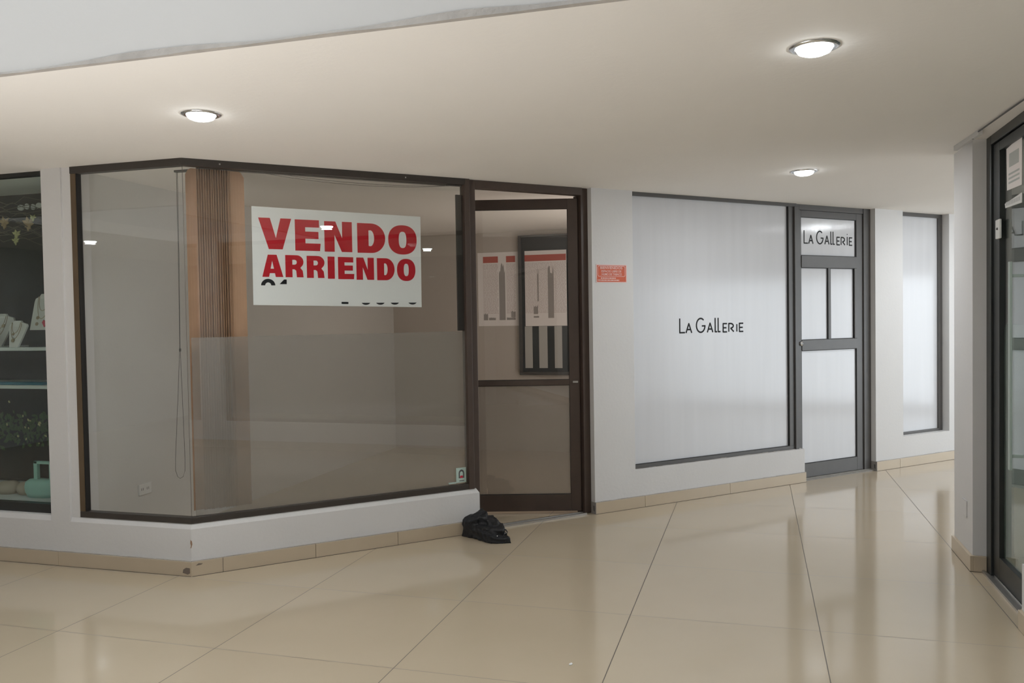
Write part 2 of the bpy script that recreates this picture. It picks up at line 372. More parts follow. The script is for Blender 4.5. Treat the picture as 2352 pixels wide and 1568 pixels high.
# skirting tiles
def skirting(name, F, joints, ends, lab, z1=0.086, mit0=False, mit1=False):
    bb = B(); xs = [ends[0]] + joints + [ends[1]]
    for i in range(len(xs)-1):
        a0 = xs[i] + (0.0012 if i else 0); a1 = xs[i+1] - (0.0012 if i < len(xs)-2 else 0)
        bb.box(F, a0, a1, -0.012, 0.0, 0.0015, z1, mit0=(mit0 and i == 0), mit1=(mit1 and i == len(xs)-2))
    o = tag(bb.build(name, 'tile', bevel=0.0015), lab, 'skirting', kind='structure'); return o
sk1 = skirting('baseboard_right', FR, [0.173, 0.73, 1.276], (0, 1.885), 'beige tile skirting below the corner shop window', mit0=True)
skirting('baseboard_middle', FR, [3.31, 4.187], (2.85, 5.078), 'beige tile skirting below the frosted gallery window')
skirting('baseboard_far', FR, [6.338, 7.2], (6.01, 7.6), 'beige tile skirting right of the gallery door')
skirting('baseboard_left', FL, [-1.85, -0.957], (-4.5, 0), 'beige tile skirting below the left shop fronts', mit1=True)
# dark grout along the foot and top of the skirting
b = B()
for (F, a0, a1) in ((FR, 0, 1.885), (FR, 2.85, 5.078), (FR, 6.01, 7.6), (FL, -4.5, 0)):
    b.box(F, a0, a1, -0.0135, -0.001, 0.0, 0.0022); 
tag(b.build('trim_3', 'grout'), 'dark grout line at the foot of the skirting', 'trim', kind='structure')
b = B()
for (F, a0, a1) in ((FR, 0.0, 1.885), (FR, 2.85, 5.078), (FR, 6.01, 7.6), (FL, -4.5, 0.0)):
    n = int((a1-a0)/0.05)
    for i in range(n):
        x0, x1 = a0+(a1-a0)*i/n, a0+(a1-a0)*(i+1)/n; hh = 0.003+0.004*abs(noise.noise(Vector((x0*6, 1, 5))))
        b.box(F, x0, x1, -0.010, 0.0, 0.0855, 0.0865+hh)
tag(b.build('trim_4', 'caulk'), 'grey caulk bead on top of the skirting', 'trim', kind='structure')
# open skirting end beside both doors (dark hollow in a grey edge)
for k, s in enumerate((2.85, 6.01)):
    b = B(); b.poly(lambda x, d, z: FR(s-0.003+d, x, z), [[(-0.012,0.0),(0.05,0.0),(0.05,0.088),(-0.012,0.088)]], 0.0, 0.003)
    o = tag(b.build('trim_%d' % (5+k), 'stone'), 'grey cut end of skirting beside the %s' % ('open brown door' if k == 0 else 'gallery door'), 'trim', kind='structure')
    b = B(); b.poly(lambda x, d, z: FR(s-0.004+d, x, z), [[(0.004,0.020),(0.016,0.026),(0.020,0.062),(0.004,0.060)]], -0.001, 0.001); b.build('hollow', 'slot', o)
# stains on the corner skirting
b = B()
b.poly(FL, [[(-0.055,0.020),(-0.02,0.012),(-0.004,0.02),(-0.004,0.05),(-0.03,0.052),(-0.05,0.04)]], -0.0130, -0.0121)
b.poly(FR, [[(0.02,0.062),(0.05,0.064),(0.06,0.070),(0.035,0.074)]], -0.0130, -0.0121)
tag(b.build('trim_7', 'stain'), 'brown scuffs on the corner skirting tiles', 'trim', kind='structure')

# ---------------------------------------------------------------- window_1 : the glazed corner of the empty shop
W1 = thing('window_1', FR(0.9, 0.03, SK), 'large glazed shop corner in dark brown frames with frosted lower half', 'shop window', kind='structure')
b = B()
b.box(FR, 0, 1.82, 0.008, 0.055, SK, SK+0.036, mit0=True); b.box(FR, 0, 1.82, 0.004, 0.055, H-0.042, H, mit0=True)
b.build('frame', 'bronze', W1, bevel=0.002)
b = B(); b.box(FR, 1.81, 1.852, 0.004, 0.075, SK, H); b.build('corner_post', 'brown', W1, bevel=0.002)
b = B(); b.box(FL, -0.80, 0, 0.008, 0.055, SK, SK+0.036, mit1=True); b.box(FL, -0.80, 0, 0.004, 0.055, H-0.042, H, mit1=True)
b.build('frame', 'bronze', W1, bevel=0.002)
b = B(); b.box(FL, -0.80, -0.762, 0.008, 0.055, SK+0.036, H-0.042); b.build('jamb', 'olive', W1, bevel=0.002)
b = B(); b.box(FL, -0.762, -0.757, 0.012, 0.05, SK+0.036, H-0.042); b.build('gasket', 'gasket', W1)
b = B(); b.box(FL, -0.762, 0.0, 0.028, 0.034, SK+0.03, H-0.035, mit1=True); b.build('left_pane', 'glass', W1)
b = B(); b.box(FR, 0.0, 1.815, 0.028, 0.034, SK+0.03, H-0.035, mit0=True); b.build('right_pane', 'glass', W1)
b = B(); b.box(FR, 0.0085, 0.0100, 0.0265, 0.035, SK+0.036, H-0.042); b.build('silicone_joint', 'silicone', W1)
b = B(); b.box(FR, 0.02, 1.81, 0.0355, 0.0365, SK+0.037, 1.395, mit0=True); b.build('frosted_film', 'film', W1)
b = B(); b.box(FR, 1.765, 1.81, 0.040, 0.056, 1.40, 2.33); b.box(FR, 1.70, 1.81, 0.040, 0.056, H-0.05, H-0.040); b.build('inner_stop', 'bronze', W1)
b = B()
for s in (0.215, 1.385): b.box(FR, s-0.004, s+0.004, 0.0025, 0.005, H-0.026, H-0.018)
b.build('screw', 'alu', W1)

# ---------------------------------------------------------------- door_1 : open brown door of the empty shop
D1 = thing('door_1', FR(2.35, 0.08, 0), 'brown framed glass shop door standing ajar beside the for sale window', 'door', kind='structure')
b = B(); b.box(FR, 1.856, 1.905, 0.03, 0.10, 0.004, H); b.box(FR, 2.79, 2.85, 0.05, 0.12, 0.004, H); b.box(FR, 1.905, 2.79, 0.03, 0.10, H-0.055, H)
b.box(FR, 2.77, 2.79, 0.085, 0.12, 0.004, H-0.055)
b.build('frame', 'brown', D1, bevel=0.002)
hx = FR(2.775, 0.075, 0); ANG = math.radians(195.3); ca, sa = math.cos(ANG), math.sin(ANG)
def FD(a, d, z): return Vector((hx.x + ca*a + sa*d, hx.y + sa*a - ca*d, z))   # leaf: a from the hinge, d away from the viewer
LW, LT, LZ0 = 0.865, 2.365, 0.022
b = B(); b.frame(FD, 0, LW, 0, 0.042, LZ0, LT, 0.075, 0.075, 0.125, 0.075); b.box(FD, 0.075, LW-0.075, 0, 0.042, 0.972, 1.012)
lf = b.build('leaf', 'brown', D1, bevel=0.002)
b = B(); b.box(FD, 0.07, LW-0.07, 0.018, 0.024, 1.0, LT-0.07); b.build('upper_pane', 'glass', lf)
b = B(); b.box(FD, 0.07, LW-0.07, 0.018, 0.024, 0.14, 0.98); b.build('lower_pane', 'glass', lf)
b = B(); b.box(FD, 0.076, LW-0.076, 0.026, 0.027, 0.148, 0.971); b.build('frosted_film', 'dfilm', lf)
b = B(); b.frame(FD, 0.074, LW-0.074, 0.006, 0.012, 1.012, LT-0.075, 0.004, 0.004, 0.004, 0.004); b.frame(FD, 0.074, LW-0.074, 0.006, 0.012, LZ0+0.125, 0.972, 0.004, 0.004, 0.004, 0.004); b.build('gasket', 'gasket', lf)
b = B(); b.box(FD, 0.012, 0.05, -0.006, 0, 0.988, 1.002); b.build('bolt', 'alu', lf)
b = B(); b.box(FR, 1.905, 2.79, 0.022, 0.036, 0.0, 0.014); b.box(FR, 1.905, 2.79, 0.036, 0.075, 0.0, 0.006); b.box(FR, 1.905, 2.79, 0.075, 0.085, 0.0, 0.012); b.build('threshold', 'alu', D1)

# ---------------------------------------------------------------- window_2, door_2, window_3 : frosted gallery front
W2 = thing('window_2', FR(4.15, 0.05, SK), 'large white frosted gallery window in a dark frame', 'shop window', kind='structure')
b = B(); b.box(FR, 3.228, 5.03, 0.035, 0.085, 0.293, 0.325); b.box(FR, 3.228, 5.03, 0.035, 0.085, 2.408, H); b.box(FR, 4.93, 4.985, 0.035, 0.085, 0.325, 2.408)
b.box(FR, 4.99, 5.03, 0.02, 0.09, 0.293, 2.408); b.build('frame', 'grey', W2, bevel=0.002)
b = B(); b.box(FR, 3.229, 4.932, 0.055, 0.061, 0.32, 2.412); b.build('frosted_pane', 'frostR', W2)
b = B(); b.box(FR, 4.926, 4.930, 0.040, 0.056, 0.325, 2.408); b.box(FR, 3.23, 4.926, 0.040, 0.056, 0.3245, 0.328); b.build('gasket', 'gasket', W2)
b = B()
for i in range(26):
    s = 3.25+1.75*i/26; b.box(FR, s, s+0.066, 0.028, 0.036, 0.2925, 0.294+0.004*random.random())
b.build('sealant_bead', 'caulk', W2)

D2 = thing('door_2', FR(5.5, 0.08, 0), 'closed grey framed gallery door with four frosted panes', 'door', kind='structure')
b = B(); b.box(FR, 5.03, 5.085, 0.055, 0.115, 0.004, H); b.box(FR, 5.915, 6.008, 0.05, 0.115, 0.004, H); b.box(FR, 5.085, 5.915, 0.055, 0.115, 2.39, H); b.build('frame', 'grey', D2, bevel=0.002)
b = B()
b.box(FR, 5.086, 5.112, 0.062, 0.10, 0.02, 2.388); b.box(FR, 5.83, 5.913, 0.062, 0.10, 0.02, 2.388)
b.box(FR, 5.112, 5.83, 0.062, 0.10, 2.33, 2.388); b.box(FR, 5.112, 5.83, 0.056, 0.10, 1.885, 1.99); b.box(FR, 5.112, 5.83, 0.056, 0.10, 1.15, 1.243); b.box(FR, 5.112, 5.83, 0.062, 0.10, 0.02, 0.142)
b.box(FR, 5.455, 5.487, 0.062, 0.095, 1.243, 1.885); b.box(FR, 5.80, 5.83, 0.058, 0.095, 1.243, 1.885)
lf2 = b.build('leaf', 'grey', D2, bevel=0.002)
for z0, z1, s0, s1 in ((1.985, 2.335, 5.108, 5.835), (1.24, 1.89, 5.108, 5.458), (1.24, 1.89, 5.484, 5.805), (0.138, 1.155, 5.108, 5.835)):
    b = B(); b.box(FR, s0, s1, 0.076, 0.082, z0, z1); b.build('frosted_pane', 'frostR', lf2)
b = B()
for z0, z1, s0, s1 in ((1.99, 2.33, 5.112, 5.83), (1.243, 1.885, 5.112, 5.455), (1.243, 1.885, 5.487, 5.80), (0.142, 1.15, 5.112, 5.83)):
    b.frame(FR, s0, s1, 0.066, 0.076, z0, z1, 0.005, 0.005, 0.005, 0.005)
b.build('gasket', 'gasket', lf2)
b = B(); F = lambda x, y, z: FR(5.10+x, 0.055-z, 1.215+y)
for A in range(1): b.lathe((0,0,0), [(0.0,0.016),(0.018,0.014),(0.021,0.004),(0.021,0.0),(0,0)], 20)
for v in b.bm.verts: v.co = FR(5.098+v.co.x, 0.056-v.co.z, 1.213+v.co.y)
kn = b.build('lock', 'chrome', lf2, smooth=True)
b = B(); b.box(FR, 5.096, 5.100, 0.038, 0.041, 1.205, 1.221); b.build('keyhole', 'slot', D2)
b = B(); b.box(FR, 5.08, 6.01, 0.02, 0.045, 0, 0.012); b.box(FR, 5.08, 6.01, 0.045, 0.10, 0, 0.018); b.build('threshold', 'sill', D2)

W3 = thing('window_3', FR(6.75, 0.06, SK), 'narrow white frosted window right of the gallery door', 'shop window', kind='structure')
b = B(); b.box(FR, 6.402, 7.10, 0.07, 0.11, 0.29, 0.315); b.box(FR, 6.402, 7.10, 0.07, 0.11, 2.40, H); b.box(FR, 7.04, 7.10, 0.07, 0.11, 0.315, 2.40); b.build('frame', 'grey', W3, bevel=0.002)
b = B(); b.box(FR, 6.403, 7.042, 0.085, 0.091, 0.31, 2.405); b.build('frosted_pane', 'frostR', W3)

# thin stroked shop lettering, mixed tall and small capitals
def gallerie(F, s0, s1, z0, z1, dotted, parent):
    st = []
    def add(x0, x1, y1, strokes):       # strokes in unit square -> lettering box (x in 0..570, y in 0..118)
        for p in strokes: st.append([(x0+(x1-x0)*x, y1*y) for x, y in p])
    def arc(cx, cy, rx, ry, a0, a1, n=18): return [(cx+rx*math.cos(math.radians(a0+(a1-a0)*i/n)), cy+ry*math.sin(math.radians(a0+(a1-a0)*i/n))) for i in range(n+1)]
    add(4, 48, 117, [[(0,1),(0,0.03),(1,0.03)]])
    A_ = [[(0,0),(0.5,1),(1,0)], [(0.22,0.36),(0.80,0.36)]]
    add(57, 106, 75, A_)
    add(144, 226, 117, [arc(0.5,0.5,0.46,0.48,48,360)[:] + [], [(0.62,0.46),(0.99,0.46)]])
    add(243, 292, 75, A_)
    add(313, 330, 117, [[(0,1),(0,0.03),(1,0.03)]]); add(340, 360, 117, [[(0,1),(0,0.03),(1,0.03)]])
    E_ = [[(1,1),(0,1),(0,0),(1,0)], [(0,0.5),(0.85,0.5)]]
    add(385, 420, 68, E_)
    add(436, 482, 68, [[(0,0),(0,1)]+arc(0.35,0.72,0.55,0.28,90,-90,10), [(0.35,0.44),(1,0)]])
    add(510, 510.1, 88 if dotted else 72, [[(0,0),(0,0.86)]])
    if dotted: add(507, 513, 104, [[(0,0.94),(1,0.94)]])
    add(534, 570, 68, E_)
    k = (s1-s0)/570; kz = (z1-z0)/118; bb = B()
    for p in st: bb.ribbon(F, [(s0+x*k, z0+y*kz) for x, y in p], 10.2*k, -0.0009, 0.0)
    return bb.build('lettering', 'ink', parent, label='thin black lettering reading LA GALLERIE')
gallerie(lambda x, d, z: FR(x, 0.0548+d, z), 3.722, 4.412, 1.338-0.001, 1.456, False, W2)
gallerie(lambda x, d, z: FR(x, 0.0758+d, z), 5.16, 5.79, 2.098, 2.216, True, lf2)

# ---------------------------------------------------------------- window_4 : dark jewellery display at the far left
W4 = thing('window_4', FL(-1.7, 0.06, SK), 'black framed display window at the left edge', 'shop window', kind='structure')
b = B(); b.box(FL, -4.2, -1.013, 0.05, 0.10, SK, 0.362); b.box(FL, -4.2, -1.013, 0.05, 0.10, 2.412, H); b.build('frame', 'black', W4, bevel=0.002)
b = B(); b.box(FL, -4.2, -1.013, 0.07, 0.076, 0.358, 2.415); b.build('pane', 'dglass', W4)
# interior linings
b = B(); b.box(FL, -4.2, -0.95, 0.75, 0.80, 0, H); b.box(FL, -0.96, -0.90, 0.162, 0.80, 0, H); b.box(FL, -4.25, -4.2, 0.162, 0.8, 0, H)
b.box(FL, -4.2, -0.96, 0.142, 0.75, 0.30, 0.352)
tag(b.build('wall_display', 'shopdark'), 'dark lining of the jewellery display', 'wall', kind='structure')

# ---------------------------------------------------------------- interior of the empty shop
b = B(); b.box(FW, CX-0.87, CX-0.85, CY+0.17, 8.9, 0, H); tag(b.build('wall_partition', 'part'), 'side wall inside the empty shop, coloured paler for the light on it', 'wall', kind='structure')
b = B(); b.box(FW, CX-0.87, -1.0, 8.9, 9.0, 0, H); b.box(FW, -1.10, -1.0, 6.40, 8.9, 0, H)
tag(b.build('wall_back', 'inner'), 'beige back wall inside the empty shop', 'wall', kind='structure')

# ---------------------------------------------------------------- right shop row
b = B()
b.box(FW, RX, 1.262, 5.24, 5.69, 0, H)                       # pillar
b.box(FW, RX, 1.40, -7.04, 4.33, 0, SK)                        # plinth under the glass fronts
b.box(FW, 1.262, 6.0, 5.60, 5.69, 0, H)
for y in (-2.2, 0.95): b.box(FW, RX, 1.40, y, y+0.28, SK, H)
b.box(FW, RX, 1.40, -7.04, -5.62, SK, H)
tag(b.build('wall_side', 'wall'), 'white pillar and plinth of the shop on the right', 'wall', kind='structure')
b = B(); b.box(FW, RX-0.017, RX, 5.223, 5.69, 0.0, 0.09); b.box(FW, RX, 1.248, 5.223, 5.24, 0.0, 0.09); b.box(FW, RX-0.017, RX, -6, 4.33, 0, 0.09); b.box(FW, RX, 1.248, 4.33, 4.347, 0, 0.09)
tag(b.build('baseboard_side', 'tile', bevel=0.002), 'beige tile skirting around the white pillar on the right', 'skirting', kind='structure')
b = B(); b.box(FW, RX-0.0185, RX-0.002, 5.2215, 5.69, 0, 0.0025); b.box(FW, RX-0.0185, 1.248, 5.2215, 5.2235, 0, 0.0025); tag(b.build('trim_8', 'grout'), 'dark grout line at the foot of the pillar', 'trim', kind='structure')
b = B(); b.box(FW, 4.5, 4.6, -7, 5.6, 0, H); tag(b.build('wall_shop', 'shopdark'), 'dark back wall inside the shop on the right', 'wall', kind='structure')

D3 = thing('door_3', (1.27, 4.78, 0), 'black framed glass door at the right edge of the view', 'door', kind='structure')
def FX(a, d, z): return Vector((1.25+d, a, z))      # a = y, d into the shop on the right
b = B(); b.box(FX, 5.15, 5.24, 0, 0.06, 0.004, H); b.box(FX, 4.33, 4.40, 0, 0.06, 0.004, H); b.box(FX, 4.40, 5.15, 0, 0.06, H-0.05, H); b.build('frame', 'black', D3, bevel=0.003)
b = B(); b.frame(FX, 4.405, 5.145, 0.012, 0.05, 0.02, H-0.055, 0.08, 0.115, 0.12, 0.05); lf3 = b.build('leaf', 'black', D3, bevel=0.002)
b = B(); b.box(FX, 4.48, 5.035, 0.028, 0.034, 0.13, H-0.10); b.build('pane', 'dglass', lf3)
b = B(); z0, z1, y0, y1, r = 0.143, 1.405, 4.487, 5.028, 0.03
b.poly(FX, [[(y0,z0),(y1,z0),(y1,z1-r),(y1-r*0.3,z1-r*0.3),(y1-r,z1),(y0,z1)]], 0.0365, 0.0375); b.build('frosted_film', 'gfilm', lf3)
b = B(); b.box(FX, 4.662, 4.69, -0.035, -0.022, 0.68, 1.72)
for z in (0.75, 1.65): b.box(FX, 4.668, 4.684, -0.022, 0.028, z-0.008, z+0.008)
b.build('pull_handle', mat('green_white_handle', (0.42, 0.50, 0.46), 0.4), lf3, bevel=0.002)
b = B(); b.box(FX, 4.985, 5.062, 0.000, 0.012, 1.862, 1.965); lk = b.build('lock_plate', 'plastic', lf3, bevel=0.004)
b = B(); b.lathe((0,0,0), [(0,0.006),(0.006,0.005),(0.007,0),(0,0)], 14)
for v in b.bm.verts: v.co = FX(5.02+v.co.x, 0.000-v.co.z, 1.915+v.co.y)
b.build('keyhole', 'slot', D3)
b = B(); b.box(FW, 1.222, 1.236, 4.36, 5.24, 0, 0.012); b.box(FW, 1.236, 1.265, 4.36, 5.24, 0, 0.006); b.box(FW, 1.265, 1.272, 4.36, 5.24, 0, 0.014); b.build('threshold', 'alu', D3)
W5 = thing('window_5', (1.3, 2.7, SK), 'dark framed shop glass right of the view', 'shop window', kind='structure')
b = B()
for y0, y1 in ((1.23, 4.33), (-1.92, 0.95), (-5.62, -2.2)): b.frame(FX, y0, y1, 0.03, 0.08, SK, H, 0.04, 0.04, 0.04, 0.04)
b.build('frame', 'bronze', W5)
b = B()
for y0, y1 in ((1.27, 4.29), (-1.88, 0.91), (-5.58, -2.24)): b.box(FX, y0, y1, 0.05, 0.056, SK+0.04, H-0.04)
b.build('pane', 'dglass', W5)

# far sides of the hall behind the camera
b = B(); b.box(FW, -9, 4.6, -7.2, -7.05, 0, H); tag(b.build('wall_opposite', 'wall'), 'white wall across the hall', 'wall', kind='structure')
b = B(); b.box(FW, -8.9, -8.75, -7, 4.1, 0, H); tag(b.build('wall_end', 'wall'), 'white wall at the left end of the hall', 'wall', kind='structure')
b = B(); b.box(FW, 1.9, 6.6, 11.2, 11.3, 0, H); b.box(FW, 6.4, 6.5, 5.6, 11.3, 0, H); tag(b.build('wall_corridor_block', 'wall'), 'unseen white wall added at the corridor end to block world light', 'wall', kind='structure')  # unseen, added behind the corridor light to keep the world light out

# ================================================================ THINGS
# ---- recessed ceiling lamps
def downlight(loc, label, r=0.088):
    t = thing('downlight', loc, label, 'ceiling lamp', 'recessed ceiling lamps')
    b = B(); b.lathe(loc, [(r, 0.0), (r, -0.004), (r-0.012, -0.008), (r-0.020, -0.008), (r-0.024, -0.003), (r-0.024, 0.0)], 48); b.build('trim_ring', 'chrome', t, smooth=True)
    b = B(); b.lathe(loc, [(r-0.0245, -0.001), (r-0.026, -0.012), (r-0.033, -0.021), (r-0.05, -0.028), (0.0, -0.032)], 40); b.build('lens', 'lens', t, smooth=True)
    return t
L0 = downlight((0.213, 3.21, H), 'round ceiling lamp nearest the top right of the view')
lamps = [L0, dup(L0, (-2.43, 3.298, H), 'round ceiling lamp above the for sale window corner'),
         dup(L0, (0.327, 5.973, H), 'round ceiling lamp in front of the gallery window'),
         dup(L0, (-7.256, 0.496, H), 'round ceiling lamp at the left end of the hall'),
         dup(L0, (2.2, 8.05, H), 'round ceiling lamp in the corridor behind the white pillar'),
         dup(L0, (3.132, 3.111, H), 'round ceiling lamp inside the shop on the right')]
for i, o in enumerate(lamps):
    l = bpy.data.lights.new('downlight_glow', 'AREA'); l.shape = 'DISK'; l.size = 0.10; l.energy = 11.5; l.color = (0.93, 0.97, 1.0)
    q = bpy.data.objects.new('downlight_glow', l); q.location = Vector(o.location) + Vector((0, 0, -0.036)); COL.objects.link(q)

# ---- VENDO / ARRIENDO sign
def sup(cx, cy, rx, ry, p, n=36):
    o = []
    for i in range(n):
        a = 2*math.pi*i/n; c, s = math.cos(a), math.sin(a)
        o.append((cx+rx*math.copysign(abs(c)**(2/p), c), cy+ry*math.copysign(abs(s)**(2/p), s)))
    return o
def quarter(cx, cy, rx, ry, a0, a1, n=10): return [(cx+rx*math.cos(math.radians(a0+(a1-a0)*i/n)), cy+ry*math.sin(math.radians(a0+(a1-a0)*i/n))) for i in range(n+1)]
GL = {
 'V': [[(0,1),(0.35,1),(0.52,0.36),(0.67,1),(1,1),(0.72,0),(0.30,0)]],
 'E': [[(0,0),(0,1),(0.95,1),(0.95,0.76),(0.40,0.76),(0.40,0.62),(0.92,0.62),(0.92,0.39),(0.40,0.39),(0.40,0.24),(1,0.24),(0.97,0)]],
 'N': [[(0,0),(0,1),(0.40,1),(0.64,0.45),(0.64,1),(1,1),(1,0),(0.62,0),(0.36,0.56),(0.36,0)]],
 'D': [[(0,0),(0,1)]+quarter(0.5,0.5,0.5,0.5,90,-90,20), [(0.40,0.24)]+quarter(0.46,0.5,0.14,0.27,-90,90,12)+[(0.40,0.76)]],
 'O': [sup(0.5,0.5,0.5,0.5,2.3), sup(0.5,0.5,0.135,0.28,2.6,24)],
 'A': [[(0,0),(0.28,1),(0.70,1),(1,0),(0.64,0),(0.60,0.17),(0.36,0.17),(0.32,0)], [(0.40,0.37),(0.56,0.37),(0.48,0.74)]],
 'R': [[(0,0),(0,1),(0.55,1)]+quarter(0.60,0.70,0.37,0.30,80,-52,12)+[(0.80,0.42),(0.92,0.30),(0.96,0.0),(0.60,0),(0.57,0.30),(0.48,0.36),(0.37,0.36),(0.37,0)], [(0.37,0.57),(0.50,0.57)]+quarter(0.50,0.68,0.11,0.11,-90,90,8)+[(0.37,0.79)]],
 'I': [[(0,0),(0,1),(1,1),(1,0)]],
}
def letters(F, items, mt, parent, name, lab):
    b = B()
    for ch, x0, x1, z0, z1 in items:
        b.poly(F, [[(x0+(x1-x0)*x, z0+(z1-z0)*y) for x, y in c] for c in GL[ch]], -0.0006, 0.0)
    return b.build(name, mt, parent, label=lab)
SG = thing('for_sale_sign', FR(0.947, 0.0385, 1.575), 'white sign reading VENDO ARRIENDO in red, stuck inside the big shop window', 'sign')
b = B(); b.hexa([FR(0.396,0.0372,1.585), FR(1.495,0.0372,1.563), FR(1.495,0.0382,1.563), FR(0.396,0.0382,1.585), FR(0.398,0.0372,2.183), FR(1.498,0.0372,2.167), FR(1.498,0.0382,2.167), FR(0.398,0.0382,2.183)])
b.build('panel', 'paper', SG)
FS = lambda x, d, z: FR(x, 0.0372+d, z)
letters(FS, [('V',0.436,0.636,1.926,2.116),('E',0.658,0.818,1.921,2.114),('N',0.843,1.023,1.919,2.111),('D',1.058,1.247,1.917,2.108),('O',1.268,1.468,1.912,2.105)], 'red', SG, 'large_lettering', 'big red word VENDO')
letters(FS, [('A',0.453,0.580,1.756,1.892),('R',0.594,0.710,1.755,1.892),('R',0.727,0.843,1.752,1.890),('I',0.860,0.905,1.748,1.888),('E',0.927,1.033,1.746,1.887),('N',1.048,1.166,1.743,1.886),('D',1.187,1.308,1.741,1.885),('O',1.325,1.455,1.737,1.884)], 'red', SG, 'small_lettering', 'smaller red word ARRIENDO')
b = B()
cap = lambda cx, z, rx, rz, a0, a1: quarter(cx, z, rx, rz, a0, a1, 16)
b.poly(FS, [cap(0.487,1.704,0.043,0.040,180,0)+[(0.505,1.704)]+cap(0.487,1.704,0.018,0.018,0,180)], -0.0006, 0.0)
b.build('digit_trace', 'ink', SG, label='top of a black digit'); b = B()
b.poly(FS, [[(0.556,1.712),(0.584,1.741),(0.600,1.741),(0.600,1.712)]], -0.0006, 0.0)
b.build('digit_trace', 'ink', SG, label='top of a black digit')
for c in [cap(cx,1.607,0.034,0.026,-150,-30) for cx in (1.107, 1.205, 1.305, 1.43)] + [[(0.945,1.588),(0.99,1.587),(0.99,1.600),(0.945,1.601)]]:
    b = B(); b.poly(FS, [c], -0.0006, 0.0); b.build('digit_trace', 'ink', SG, label='bottom of a black digit')

# ---- orange no-smoking notice
ON = thing('wall_notice', FR(3.027, 0, 1.74), 'small orange BIENVENIDOS notice on the white column right of the open door', 'sign')
b = B(); b.box(FR, 2.884, 3.166, -0.003, 0.0, 1.735, 1.870); b.build('border', 'pink', ON)
b = B(); b.box(FR, 2.892, 3.158, -0.004, -0.003, 1.741, 1.864); b.build('panel', 'orange', ON)
b = B(); FO = lambda x, d, z: FR(x, -0.0042+d, z)
rr = lambda x0, x1, z0, z1, r: quarter(x1-r,z1-r,r,r,0,90,5)+quarter(x0+r,z1-r,r,r,90,180,5)+quarter(x0+r,z0+r,r,r,180,270,5)+quarter(x1-r,z0+r,r,r,270,360,5)
b.poly(FO, [rr(2.898,3.150,1.780,1.860,0.012), rr(2.901,3.147,1.783,1.857,0.010)], -0.0003, 0.0002); b.build('outline', 'pink', ON)
for t, x0, x1, z0, z1 in (('BIENVENIDOS',2.922,3.124,1.836,1.855), ('ESPACIO LIBRE DE',2.932,3.114,1.812,1.828), ('HUMO DE TABACO',2.934,3.118,1.789,1.806)):
    text_mesh(t, FO, x0, x1, z0, z1, -0.0004, 'pink', 'lettering', ON)
b = B()
for z, x0, x1 in ((1.764,2.926,3.062), (1.749,2.898,3.094)):
    x = x0
    while x < x1:
        l = random.choice((0.007, 0.012, 0.018)); b.box(FO, x, min(x+l, x1), -0.0003, 0.0002, z, z+0.008); x += l+0.0035
b.build('small_print', 'pink', ON, label='two rows of illegible small print')

